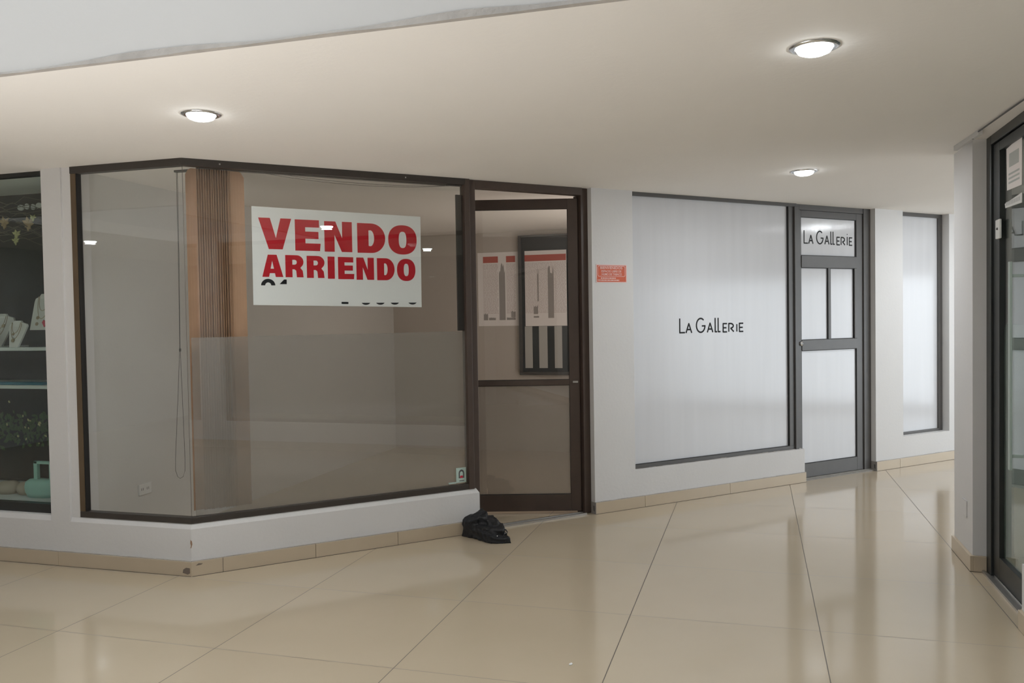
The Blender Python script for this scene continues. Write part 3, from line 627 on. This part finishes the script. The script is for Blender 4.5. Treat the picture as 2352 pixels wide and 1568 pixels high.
# ---- crumpled black cloth bag by the plinth
def cloth_bag():
    loc = Vector((-1.705, 5.187, 0)); t = thing('black_bag', loc, 'crumpled black cloth bag on the floor at the plinth end by the open door', 'bag')
    # U runs to the right along the view, V away from the viewer
    U = Vector((0.955, -0.297, 0)); V = Vector((-0.297, 0.955, 0))
    P = lambda u, v, z: loc + U*(u*1.15-0.012) + V*(v*0.85-0.012) + Vector((0, 0, z*0.98))
    tmp = bmesh.new()
    def slab(foot, z0, z1, lean=0.0):                      # folded panel: footprint polygon, height per corner
        n = len(foot); top = [tmp.verts.new(P(u*0.97, v*0.97+lean, zz)) for (u, v), zz in zip(foot, z1)]; bot = [tmp.verts.new(P(u, v, zz)) for (u, v), zz in zip(foot, z0)]
        tmp.faces.new(top); tmp.faces.new(list(reversed(bot)))
        for i in range(n): tmp.faces.new((bot[i], bot[(i+1) % n], top[(i+1) % n], top[i]))
    slab([(-0.168,0.105),(-0.11,0.075),(0.037,0.0),(0.175,0.115),(0.150,0.170),(0.06,0.27),(-0.06,0.215),(-0.15,0.13)], [0.0]*8, [0.085,0.080,0.050,0.038,0.058,0.08,0.11,0.10])
    slab([(-0.10,0.06),(0.045,0.045),(0.118,0.085),(0.136,0.125),(0.125,0.19),(-0.05,0.22)], [0.05,0.045,0.042,0.055,0.05,0.05], [0.098,0.082,0.085,0.100,0.115,0.12])
    slab([(-0.05,0.12),(0.055,0.105),(0.088,0.135),(0.092,0.185),(0.06,0.235),(-0.05,0.235)], [0.09]*6, [0.140,0.128,0.122,0.130,0.150,0.15])
    slab([(-0.176,0.085),(-0.11,0.062),(-0.06,0.085),(-0.045,0.17),(-0.10,0.175),(-0.165,0.115)], [0.0]*6, [0.112,0.118,0.140,0.155,0.152,0.135])
    slab([(-0.115,0.12),(-0.03,0.11),(0.01,0.145),(0.012,0.21),(-0.03,0.235),(-0.09,0.175)], [0.08]*6, [0.150,0.148,0.150,0.178,0.196,0.165])
    bmesh.ops.recalc_face_normals(tmp, faces=tmp.faces)
    me = bpy.data.meshes.new('t'); tmp.to_mesh(me); tmp.free(); to = bpy.data.objects.new('t', me); COL.objects.link(to)
    md = to.modifiers.new('r', 'REMESH'); md.mode = 'VOXEL'; md.voxel_size = 0.0048
    sm = to.modifiers.new('s', 'SMOOTH'); sm.iterations = 5; sm.factor = 0.5
    bpy.context.view_layer.update()
    m2 = bpy.data.meshes.new_from_object(to.evaluated_get(bpy.context.evaluated_depsgraph_get()))
    bb = B(); bb.bm.from_mesh(m2); bpy.data.objects.remove(to)
    bb.bm.normal_update()
    for v in bb.bm.verts:
        q = v.co-loc; u, w_ = q.dot(U), q.dot(V)
        f = 1-2*abs(noise.noise(Vector((u*13+q.z*9, w_*13, q.z*20+3)))); g = noise.noise(Vector((u*40, w_*40, q.z*40)))
        v.co += v.normal*(0.009*(f-0.6)+0.003*g) ; v.co.z = max(0.001, v.co.z)
    bb.build('body', 'bag', t, smooth=True)
    sp = B(); sp.tube([P(0.118,0.115,0.088), P(0.140,0.118,0.086), P(0.150,0.118,0.072), P(0.146,0.116,0.058), P(0.130,0.112,0.050)], 0.0045, 8); sp.build('strap', 'bag', t, smooth=True)
    tg = B(); tg.lathe(P(0.080,0.040,0.052), [(0,0.003),(0.003,0.0025),(0.0035,0.0),(0.0025,-0.0025),(0,-0.003)], 10); tg.build('button', 'plastic', t, smooth=True)
cloth_bag()

# ---- gathered vertical blind
BL = thing('vertical_blind', FR(0.2, 0.12, SK), 'brown vertical blind gathered in the left end of the for sale window', 'blind')
b = B(); b.box(FR, 0.10, 1.75, 0.085, 0.125, H-0.040, H-0.012); b.build('head_rail', 'bronze', BL)
def slat(bb, s, d, ang, wd, z0, z1, curve=0.012, th=0.0012, n=6, rnd=0.05):
    fr, bk = [], []
    ca, sa = math.cos(ang), math.sin(ang)
    for i in range(n+1):
        q = (i/n-0.5)*wd; cv = curve*(1-(2*i/n-1)**2); e = abs(2*i/n-1)
        zt = z1 - rnd*max(0, e-0.3)**2*1.6
        for lst, o in ((fr, -th), (bk, th)):
            x, y = q*ca-(cv+o)*sa, q*sa+(cv+o)*ca
            lst.append([bb.bm.verts.new(FR(s+x, d+y, zz)) for zz in (z0, zt)])
    for i in range(n):
        bb.bm.faces.new((fr[i][0], fr[i+1][0], fr[i+1][1], fr[i][1])); bb.bm.faces.new((bk[i][1], bk[i+1][1], bk[i+1][0], bk[i][0]))
        bb.bm.faces.new((fr[i][1], fr[i+1][1], bk[i+1][1], bk[i][1])); bb.bm.faces.new((fr[i][0], bk[i][0], bk[i+1][0], fr[i+1][0]))
    for i in (0, n): bb.bm.faces.new((fr[i][0], fr[i][1], bk[i][1], bk[i][0]))
b = B()
slat(b, 0.085, 0.115, 0.10, 0.10, 0.36, H-0.036)
for i in range(15): slat(b, 0.118+0.0138*i, 0.117+0.004*(i % 3), math.radians(48+random.uniform(-5,5)), 0.075, 0.36, H-0.03, rnd=0.0, curve=0.007, n=4)
slat(b, 0.322, 0.105, 0.10, 0.10, 0.36, H-0.036)
b.build('slats', 'slat', BL)
b = B(); b.tube([FL(-0.150,0.15,H-0.05), FL(-0.152,0.15,1.9), FL(-0.160,0.15,1.335), FL(-0.185,0.15,1.0), FL(-0.212,0.15,0.66), FL(-0.214,0.15,0.59), FL(-0.200,0.15,0.55), FL(-0.182,0.15,0.540), FL(-0.160,0.15,0.552), FL(-0.146,0.15,0.59), FL(-0.144,0.15,0.66), FL(-0.150,0.15,1.0), FL(-0.157,0.15,1.335), FL(-0.147,0.15,1.9), FL(-0.143,0.15,H-0.05)], 0.0014, 6)
b.lathe(FL(-0.158,0.15,1.32), [(0,0.012),(0.006,0.008),(0.006,-0.008),(0,-0.012)], 8)
b.box(FL, -0.16, -0.055, 0.14, 0.165, H-0.052, H-0.04)
b.build('cord', 'cord', BL, smooth=True)
b = B()
for k, (s0, s1, dip) in enumerate(((0.50, 1.72, 0.035), (0.62, 1.70, 0.022))):
    b.tube([FR(s0+(s1-s0)*i/16, 0.08+0.004*k, H-0.045-dip*math.sin(math.pi*i/16)**0.8) for i in range(17)], 0.0012, 5)
b.build('draw_cord', 'cord', BL)

# ---- sticker on the glass, wall sockets
ST = thing('window_sticker', FR(1.76, 0.027, 0.36), 'pale mint alarm sticker in the lower right corner of the for sale window', 'sticker')
b = B(); b.box(FR, 1.722, 1.797, 0.0272, 0.0278, 0.355, 0.457); b.build('backing', 'mintsticker', ST)
b = B(); FT = lambda x, d, z: FR(x, 0.0270+d, z)
b.poly(FT, [quarter(1.762,0.418,0.021,0.026,180,0,10)+[(1.783,0.385),(1.741,0.385)], quarter(1.762,0.416,0.012,0.015,180,0,8)+[(1.774,0.395),(1.750,0.395)]], -0.0003, 0.0001); b.box(FT, 1.745, 1.782, -0.0003, 0.0001, 0.364, 0.369); b.build('emblem', 'slot', ST)
b = B(); b.box(FT, 1.752, 1.772, -0.0005, -0.0003, 0.386, 0.402); b.build('red_mark', 'redgem', ST)
b = B(); b.box(FT, 1.665, 1.722, -0.0003, 0.0003, 0.352, 0.362); b.build('tape', 'mintsticker', ST)
def FP(a, d, z): return Vector((CX-0.85+d, a, z))
OU = thing('wall_socket', FP(4.74, 0, 0.31), 'double power socket on the grey wall behind the left corner pane', 'wall socket')
b = B(); b.box(FP, 4.68, 4.80, 0, 0.008, 0.316, 0.390); b.build('face_plate', 'plastic', OU, bevel=0.002)
for y in (4.712, 4.765):
    for dy in (-0.008, 0.008):
        b = B(); b.box(FP, y+dy-0.002, y+dy+0.002, 0.0075, 0.0085, 0.345, 0.362); b.build('slot', 'slot', OU)
OC = thing('blank_socket_cover', (RX, 5.42, 0.27), 'white blank cover plate low on the white pillar at the right', 'cover plate')
b = B(); b.box(FW, RX-0.006, RX, 5.365, 5.465, 0.275, 0.372); b.build('cover', 'wall', OC, bevel=0.002)
b = B(); b.box(FW, RX-0.0065, RX-0.006, 5.372, 5.458, 0.3705, 0.3715); b.build('edge_gap', 'slot', OC)
RW = thing('cable_raceway', (1.15, 5.2, H-0.02), 'white cable raceway under the ceiling at the top of the right pillar', 'raceway')
b = B(); b.hexa([Vector(p) for p in ((1.118,5.40,H-0.028),(1.140,5.40,H-0.028),(1.165,4.95,H-0.028),(1.143,4.95,H-0.028),(1.118,5.40,H-0.001),(1.140,5.40,H-0.001),(1.165,4.95,H-0.001),(1.143,4.95,H-0.001))]); b.build('channel', 'fascia', RW, bevel=0.002)
b = B(); b.tube([(1.143,4.95,H-0.012),(1.16,4.6,H-0.010),(1.18,4.2,H-0.008)], 0.004, 6); b.build('cable', 'slot', RW)
b = B(); b.lathe((1.142,5.06,H-0.0285), [(0.004,0),(0.004,-0.002),(0,-0.002)], 10); b.build('screw', 'slot', RW)

# ---- back of the empty shop: posters and an inner window
def FB(a, d, z): return Vector((a, 8.9+d, z))
IW = thing('window_6', FB(-2.2, -0.02, 0.85), 'grey framed inner window on the back wall seen through the open door', 'window', kind='structure')
b = B(); b.frame(FB, -2.50, -1.90, -0.05, 0.0, 0.85, 2.385, 0.035, 0.03, 0.035, 0.02); b.build('frame', 'grey', IW, bevel=0.002)
b = B(); b.box(FB, -2.465, -1.93, -0.02, -0.015, 0.885, 2.365); b.build('pane', mat('smoked_glass', (0.05, 0.052, 0.052), 0.06, 0.6), IW)
b = B()
for x0, x1 in ((-2.44,-2.355), (-2.28,-2.185), (-2.105,-2.02)): b.box(FB, x0, x1, -0.0225, -0.0205, 0.925, 1.385)
b.build('frosted_stripe', mat('pale_stripe', (0.50, 0.49, 0.46), 0.6), IW)
pw = mat('pale_print', (0.60, 0.50, 0.48), 0.7); pg = mat('grey_print', (0.36, 0.33, 0.31), 0.7)
M['sheet'] = mat('poster_sheet', (0.90, 0.85, 0.83), 0.7)
def poster(x0, x1, z0, z1, d, lab, strips, darkbits):
    t = thing('wall_poster', FB((x0+x1)/2, d, z0), lab, 'poster', 'listing posters at the back of the empty shop')
    b = B(); b.box(FB, x0, x1, d-0.003, d, z0, z1); b.build('sheet', 'sheet', t)
    for a0, a1 in strips:
        b = B(); b.box(FB, a0, a1, d-0.0036, d-0.003, z1-0.115, z1-0.045); b.build('red_header', mat('faded_red_print', (0.52, 0.12, 0.085), 0.6), t)
    for a0, a1 in strips:
        b = B(); z = z1-0.13
        while z > z0+0.14:
            x = a0
            while x < a1-0.01:
                l = random.uniform(0.01, 0.04); b.box(FB, x, min(x+l, a1), d-0.0036, d-0.003, z-0.005, z); x += l+0.006
            z -= 0.013
        b.build('column_of_print', pw, t)
    for q in darkbits:
        b = B(); n = 9
        edge = [(q[0]+(q[1]-q[0])*i/n, q[3]-(q[3]-q[2])*0.22*random.random()) for i in range(n+1)]
        b.poly(FB, [[(q[1], q[2]), *reversed(edge), (q[0], q[2])]], d-0.0040, d-0.0031); b.build('dark_patch', pg, t)
poster(-2.985, -2.475, 1.395, 2.215, -0.001, 'white listing poster on the beige wall left of the inner window', [(-2.92,-2.745),(-2.65,-2.545)], [(-2.735,-2.665,1.46,2.10),(-2.92,-2.87,1.46,1.54),(-2.86,-2.78,1.46,1.49),(-2.65,-2.55,1.46,1.49),(-2.60,-2.55,1.49,1.56)])
poster(-2.43, -1.96, 1.388, 2.215, -0.0235, 'white listing poster taped across the inner window', [(-2.43,-1.965)], [(-2.335,-2.275,1.48,1.50),(-2.17,-2.105,1.475,2.05),(-2.335,-2.285,1.52,1.62),(-2.29,-2.275,1.66,2.02)])

# ---- papers on the right-hand door
def sheet(name, a, zs, lab, cat, lines):
    t = thing(name, FX((a[0]+a[1])/2, 0.025, zs[0]), lab, cat)
    b = B(); b.poly(FX, [[(a[0]+0.004,zs[0]),(a[1]-0.01,zs[0]+0.006),(a[1],zs[1]-0.02),(a[0],zs[1])]], 0.0262, 0.0272); b.build('sheet', 'paper' if lines != 'n' else 'sheet', t)
    b = B(); 
    if lines == 'n':
        b.box(FX, a[0]+0.05, a[1]-0.05, 0.0256, 0.0261, zs[0]+0.12, zs[0]+0.19)
        for k in range(3): b.box(FX, a[0]+0.04, a[1]-0.04, 0.0256, 0.0261, zs[0]+0.035+0.022*k, zs[0]+0.045+0.022*k)
    else:
        x = a[0]+0.03
        while x < a[1]-0.03: b.box(FX, x, x+0.012, 0.0256, 0.0261, (zs[0]+zs[1])/2-0.01, (zs[0]+zs[1])/2+0.01); x += 0.018
    b.build('print', mat('faded_grey_print', (0.50, 0.52, 0.50), 0.7) if lines == 'n' else mat('pale_grey_print', (0.55, 0.55, 0.54)), t)
sheet('notice_sheet', (4.69, 4.955), (2.10, 2.345), 'creased paper notice taped high on the glass of the right door', 'notice', 'n')
sheet('glass_label', (4.69, 4.985), (2.012, 2.062), 'narrow white label strip on the glass of the right door', 'label', 's')

# ---- things in the jewellery display
def shelf(z, lab):
    b = B(); b.box(FL, -4.18, -0.97, 0.14, 0.60, z-0.022, z); o = b.build('display_shelf', 'shelf', None, loc=FL(-2.5, 0.35, z), bevel=0.002); tag(o, lab, 'shelf', 'white shelves of the jewellery display')
shelf(1.343, 'white display shelf carrying the necklace busts'); shelf(1.098, 'white display shelf below the necklace busts'); 
b = B(); b.box(FL, -4.18, -0.97, 0.11, 0.62, 0.353, 0.366); tag(b.build('display_shelf', 'shelf', None, loc=FL(-2.5, 0.35, 0.36)), 'white bottom board of the display under the mint bag', 'shelf', 'white shelves of the jewellery display')
def bust(x, d, z, h, wtop, wbot, lab, gems, name='necklace_bust'):
    t = thing(name, FL(x, d, z), lab, 'jewellery display', 'white necklace displays')
    prof = [(-wbot/2, 0), (wbot/2, 0), (wtop/2, h*0.78), (wtop*0.46, h*0.87), (wtop*0.25, h*0.93), (wtop*0.18, h), (-wtop*0.18, h), (-wtop*0.25, h*0.93), (-wtop*0.46, h*0.87), (-wtop/2, h*0.78)]
    lean = lambda px, dd, pz: FL(x+px, d+dd+0.22*pz-0.02*math.cos(px/wtop*2.6), z+pz)
    b = B(); b.poly(lean, [prof], -0.006, 0.010); b.box(lambda a, c, e: FL(x+a, d+c, z+e), -wbot*0.3, wbot*0.3, 0.03, 0.09, 0, 0.006); b.build('bust', 'bust', t, bevel=0.002)
    b = B()
    for k in range(2): b.tube([lean(wtop*0.22*math.cos(math.pi*(1+i/12))*(1+0.25*k), -0.009, h*0.93-(h*(0.40+0.22*k))*math.sin(math.pi*i/12)) for i in range(13)], 0.0018, 6)
    b.build('chain', 'gold', t)
    for px, pz, r, mt, heart in gems:
        b = B()
        if heart: b.poly(lean, [[(px,pz-r*1.3),(px+r,pz+r*0.2),(px+r*0.6,pz+r),(px,pz+r*0.55),(px-r*0.6,pz+r),(px-r,pz+r*0.2)]], -0.014, -0.007)
        else: b.poly(lean, [sup(px, pz, r, r, 2, 14)], -0.013, -0.007)
        b.build('pendant', mt, t)
bust(-1.745, 0.33, 1.343, 0.222, 0.215, 0.09, 'larger white necklace bust at the left edge, with red heart', [(0.0,0.10,0.011,'gold',0),(0.04,0.14,0.012,'gold',0),(0.0,0.045,0.018,'redgem',1)])
bust(-1.42, 0.165, 1.343, 0.172, 0.145, 0.07, 'smaller white necklace bust standing on the display shelf', [(-0.01,0.085,0.009,'gold',0),(-0.005,0.045,0.012,'gold',0)])
bust(-1.255, 0.22, 1.452, 0.235, 0.185, 0.20, 'white necklace card beside the column, raised above the busts', [(-0.03,0.08,0.011,'gold',0),(-0.03,0.04,0.011,'gold',0),(0.035,0.045,0.02,'redgem',1)], 'necklace_card')
RS = B(); RS.box(FL, -1.36, -1.10, 0.205, 0.36, 1.343, 1.452); tag(RS.build('riser_block', 'shopdark', None, loc=FL(-1.24, 0.27, 1.343)), 'black riser block under the necklace card', 'display riser')

SP = thing('dried_spray', FL(-1.5, 0.4, 2.2), 'dried blossom branch hanging high in the jewellery display', 'dried flowers')
b = B()
for k in range(16):
    y = 2.32-0.016*k; p = [FL(-1.9+0.10*i, 0.36+0.03*math.sin(k+i), y+0.022*math.sin(i*1.9+k*2.3)-0.006*i*(k % 3)) for i in range(9)]; b.tube(p, [0.0034-0.0003*i for i in range(9)], 5)
b.tube([FL(-1.5,0.27,2.165), FL(-1.40,0.27,2.13), FL(-1.33,0.27,2.085), FL(-1.22,0.27,2.04)], [0.005,0.004,0.003,0.002], 6)
b.build('branches', 'twig', SP, smooth=True)
for cx, cz, mt, r in ((-1.60,2.165,'dried',0.040), (-1.40,2.15,'dried',0.045), (-1.36,2.185,'bloom',0.022), (-1.50,2.085,'bloom',0.03), (-1.51,2.04,'bloom',0.025)):
    b = B()
    for k in range(7):
        a = k*0.9+cx*9; e = FL(cx+r*math.cos(a), 0.27+0.012*math.sin(a*2), cz+r*math.sin(a)*1.1); c = FL(cx, 0.265, cz)
        n_ = (e-c).cross(Vector((0,1,0))).normalized()*r*0.3; mid = (c+e)/2
        b.hexa([c, mid+n_, e, mid-n_, c+Vector((0,0.004,0)), mid+n_+Vector((0,0.006,0)), e+Vector((0,0.004,0)), mid-n_+Vector((0,0.006,0))])
    b.build('blossom', mt, SP)
b = B()
for k in range(7):
    x = -1.62+0.052*k; b.poly(FL, [sup(x, 2.285+0.006*(k % 2), 0.016+0.01*(k % 3 == 0), 0.02, 2, 12)], 0.42, 0.43)
tag(b.build('shell_garland', 'shelf', None, loc=FL(-1.5, 0.42, 2.28)), 'string of white discs across the top of the jewellery display', 'garland')
GA = thing('leaf_garland', FL(-1.55, 0.33, 0.7), 'green leafy garland with pale yellow blossoms in the lower display', 'garland')
b1, b2 = B(), B(); rnd = random.Random(3)
for k in range(420):
    x = rnd.uniform(-2.2, -1.12); z = 0.785+rnd.gauss(0, 0.055); d = 0.33+rnd.uniform(-0.05, 0.05); a = rnd.uniform(0, 6.28); l = rnd.uniform(0.026, 0.05)
    fl_ = rnd.random() < 0.09; bb = b2 if fl_ else b1
    if fl_: l *= 0.55; d -= 0.05
    c = FL(x, d, z); e = c + Vector((math.cos(a), rnd.uniform(-0.5,0.3), math.sin(a)))*l; nn = (e-c).cross(Vector((0,1,0.2))).normalized()*l*0.32; md = (c+e)/2; t_ = Vector((0,0.003,0.002))
    bb.hexa([c, md+nn, e, md-nn, c+t_, md+nn+t_, e+t_, md-nn+t_])
b1.build('leaves', 'leaf', GA); b2.build('blossoms', 'bloom', GA)
MB = thing('mint_bag', FL(-1.30, 0.2, 0.366), 'mint green handbag with an upright handle on the bottom board', 'handbag')
b = B(); b.lathe((0,0,0), [(0.0,0),(0.80,0.0),(0.95,0.25),(1.0,0.55),(0.93,0.85),(0.7,1.0),(0.0,1.02)], 28)
for v in b.bm.verts: v.co = FL(-1.30+v.co.x*0.125, 0.21+v.co.y*0.06, 0.366+v.co.z*0.115)
b.build('body', 'mint', MB, smooth=True)
b = B(); b.box(FL, -1.345, -1.315, 0.195, 0.22, 0.47, 0.60); b.box(FL, -1.345, -1.19, 0.195, 0.22, 0.582, 0.60); b.box(FL, -1.22, -1.19, 0.195, 0.22, 0.47, 0.60); b.build('handle', 'mint', MB, bevel=0.003)
for x, sc, lab in ((-1.62, 1.0, 'round beige pouch at the left edge of the bottom board'), (-1.475, 0.8, 'round beige pouch beside the mint handbag')):
    b = B(); b.lathe((0,0,0), [(0.0,0),(0.75,0.0),(1.0,0.35),(0.95,0.7),(0.6,0.95),(0.0,1.0)], 26)
    for v in b.bm.verts: v.co = FL(x+v.co.x*0.085*sc, 0.26+v.co.y*0.07*sc, 0.366+v.co.z*0.082)
    tag(b.build('beige_pouch', 'beige', None, smooth=True, loc=FL(x, 0.26, 0.366)), lab, 'pouch', 'beige pouches in the display')
b = B(); n = 24; pr = None
for i in range(n+1):
    x = -2.2+0.98*i/n; hh = 0.012+0.014*abs(noise.noise(Vector((x*6, 0, 2))))*(1-0.6*i/n)
    vs = [b.bm.verts.new(q) for q in (FL(x,0.17,1.098), FL(x,0.30,1.098), FL(x,0.28,1.098+hh), FL(x,0.19,1.098+hh))]
    if pr:
        for k in range(4): b.bm.faces.new((pr[k], pr[(k+1) % 4], vs[(k+1) % 4], vs[k]))
    else: b.bm.faces.new(vs)
    pr = vs
b.bm.faces.new(pr); tag(b.build('folded_scarf', 'blue', None, smooth=True, loc=FL(-1.7, 0.24, 1.098)), 'blue scarf lying folded along the second display shelf', 'scarf')
b = B()
for i in range(12):
    z = 0.50+0.048*i; b.box(FL, -1.125-0.006*math.sin(i*1.7), -1.07, 0.16, 0.175+0.004*math.sin(i), z, z+0.0485)
tag(b.build('teal_ribbon', 'teal', None, loc=FL(-1.1, 0.17, 0.5)), 'teal fabric strip hanging beside the column in the display', 'fabric strip')
# ---- flat white speck on the floor
b = B(); b.poly(lambda x, d, z: Vector((x, z, -d)), [[(-0.770,3.425),(-0.760,3.427),(-0.757,3.440),(-0.764,3.449),(-0.771,3.438)]], -0.003, -0.0005)
tag(b.build('floor_speck', 'paper', None, loc=(-0.764, 3.437, 0.0)), 'tiny white speck on the beige floor tiles in front', 'paper scrap')
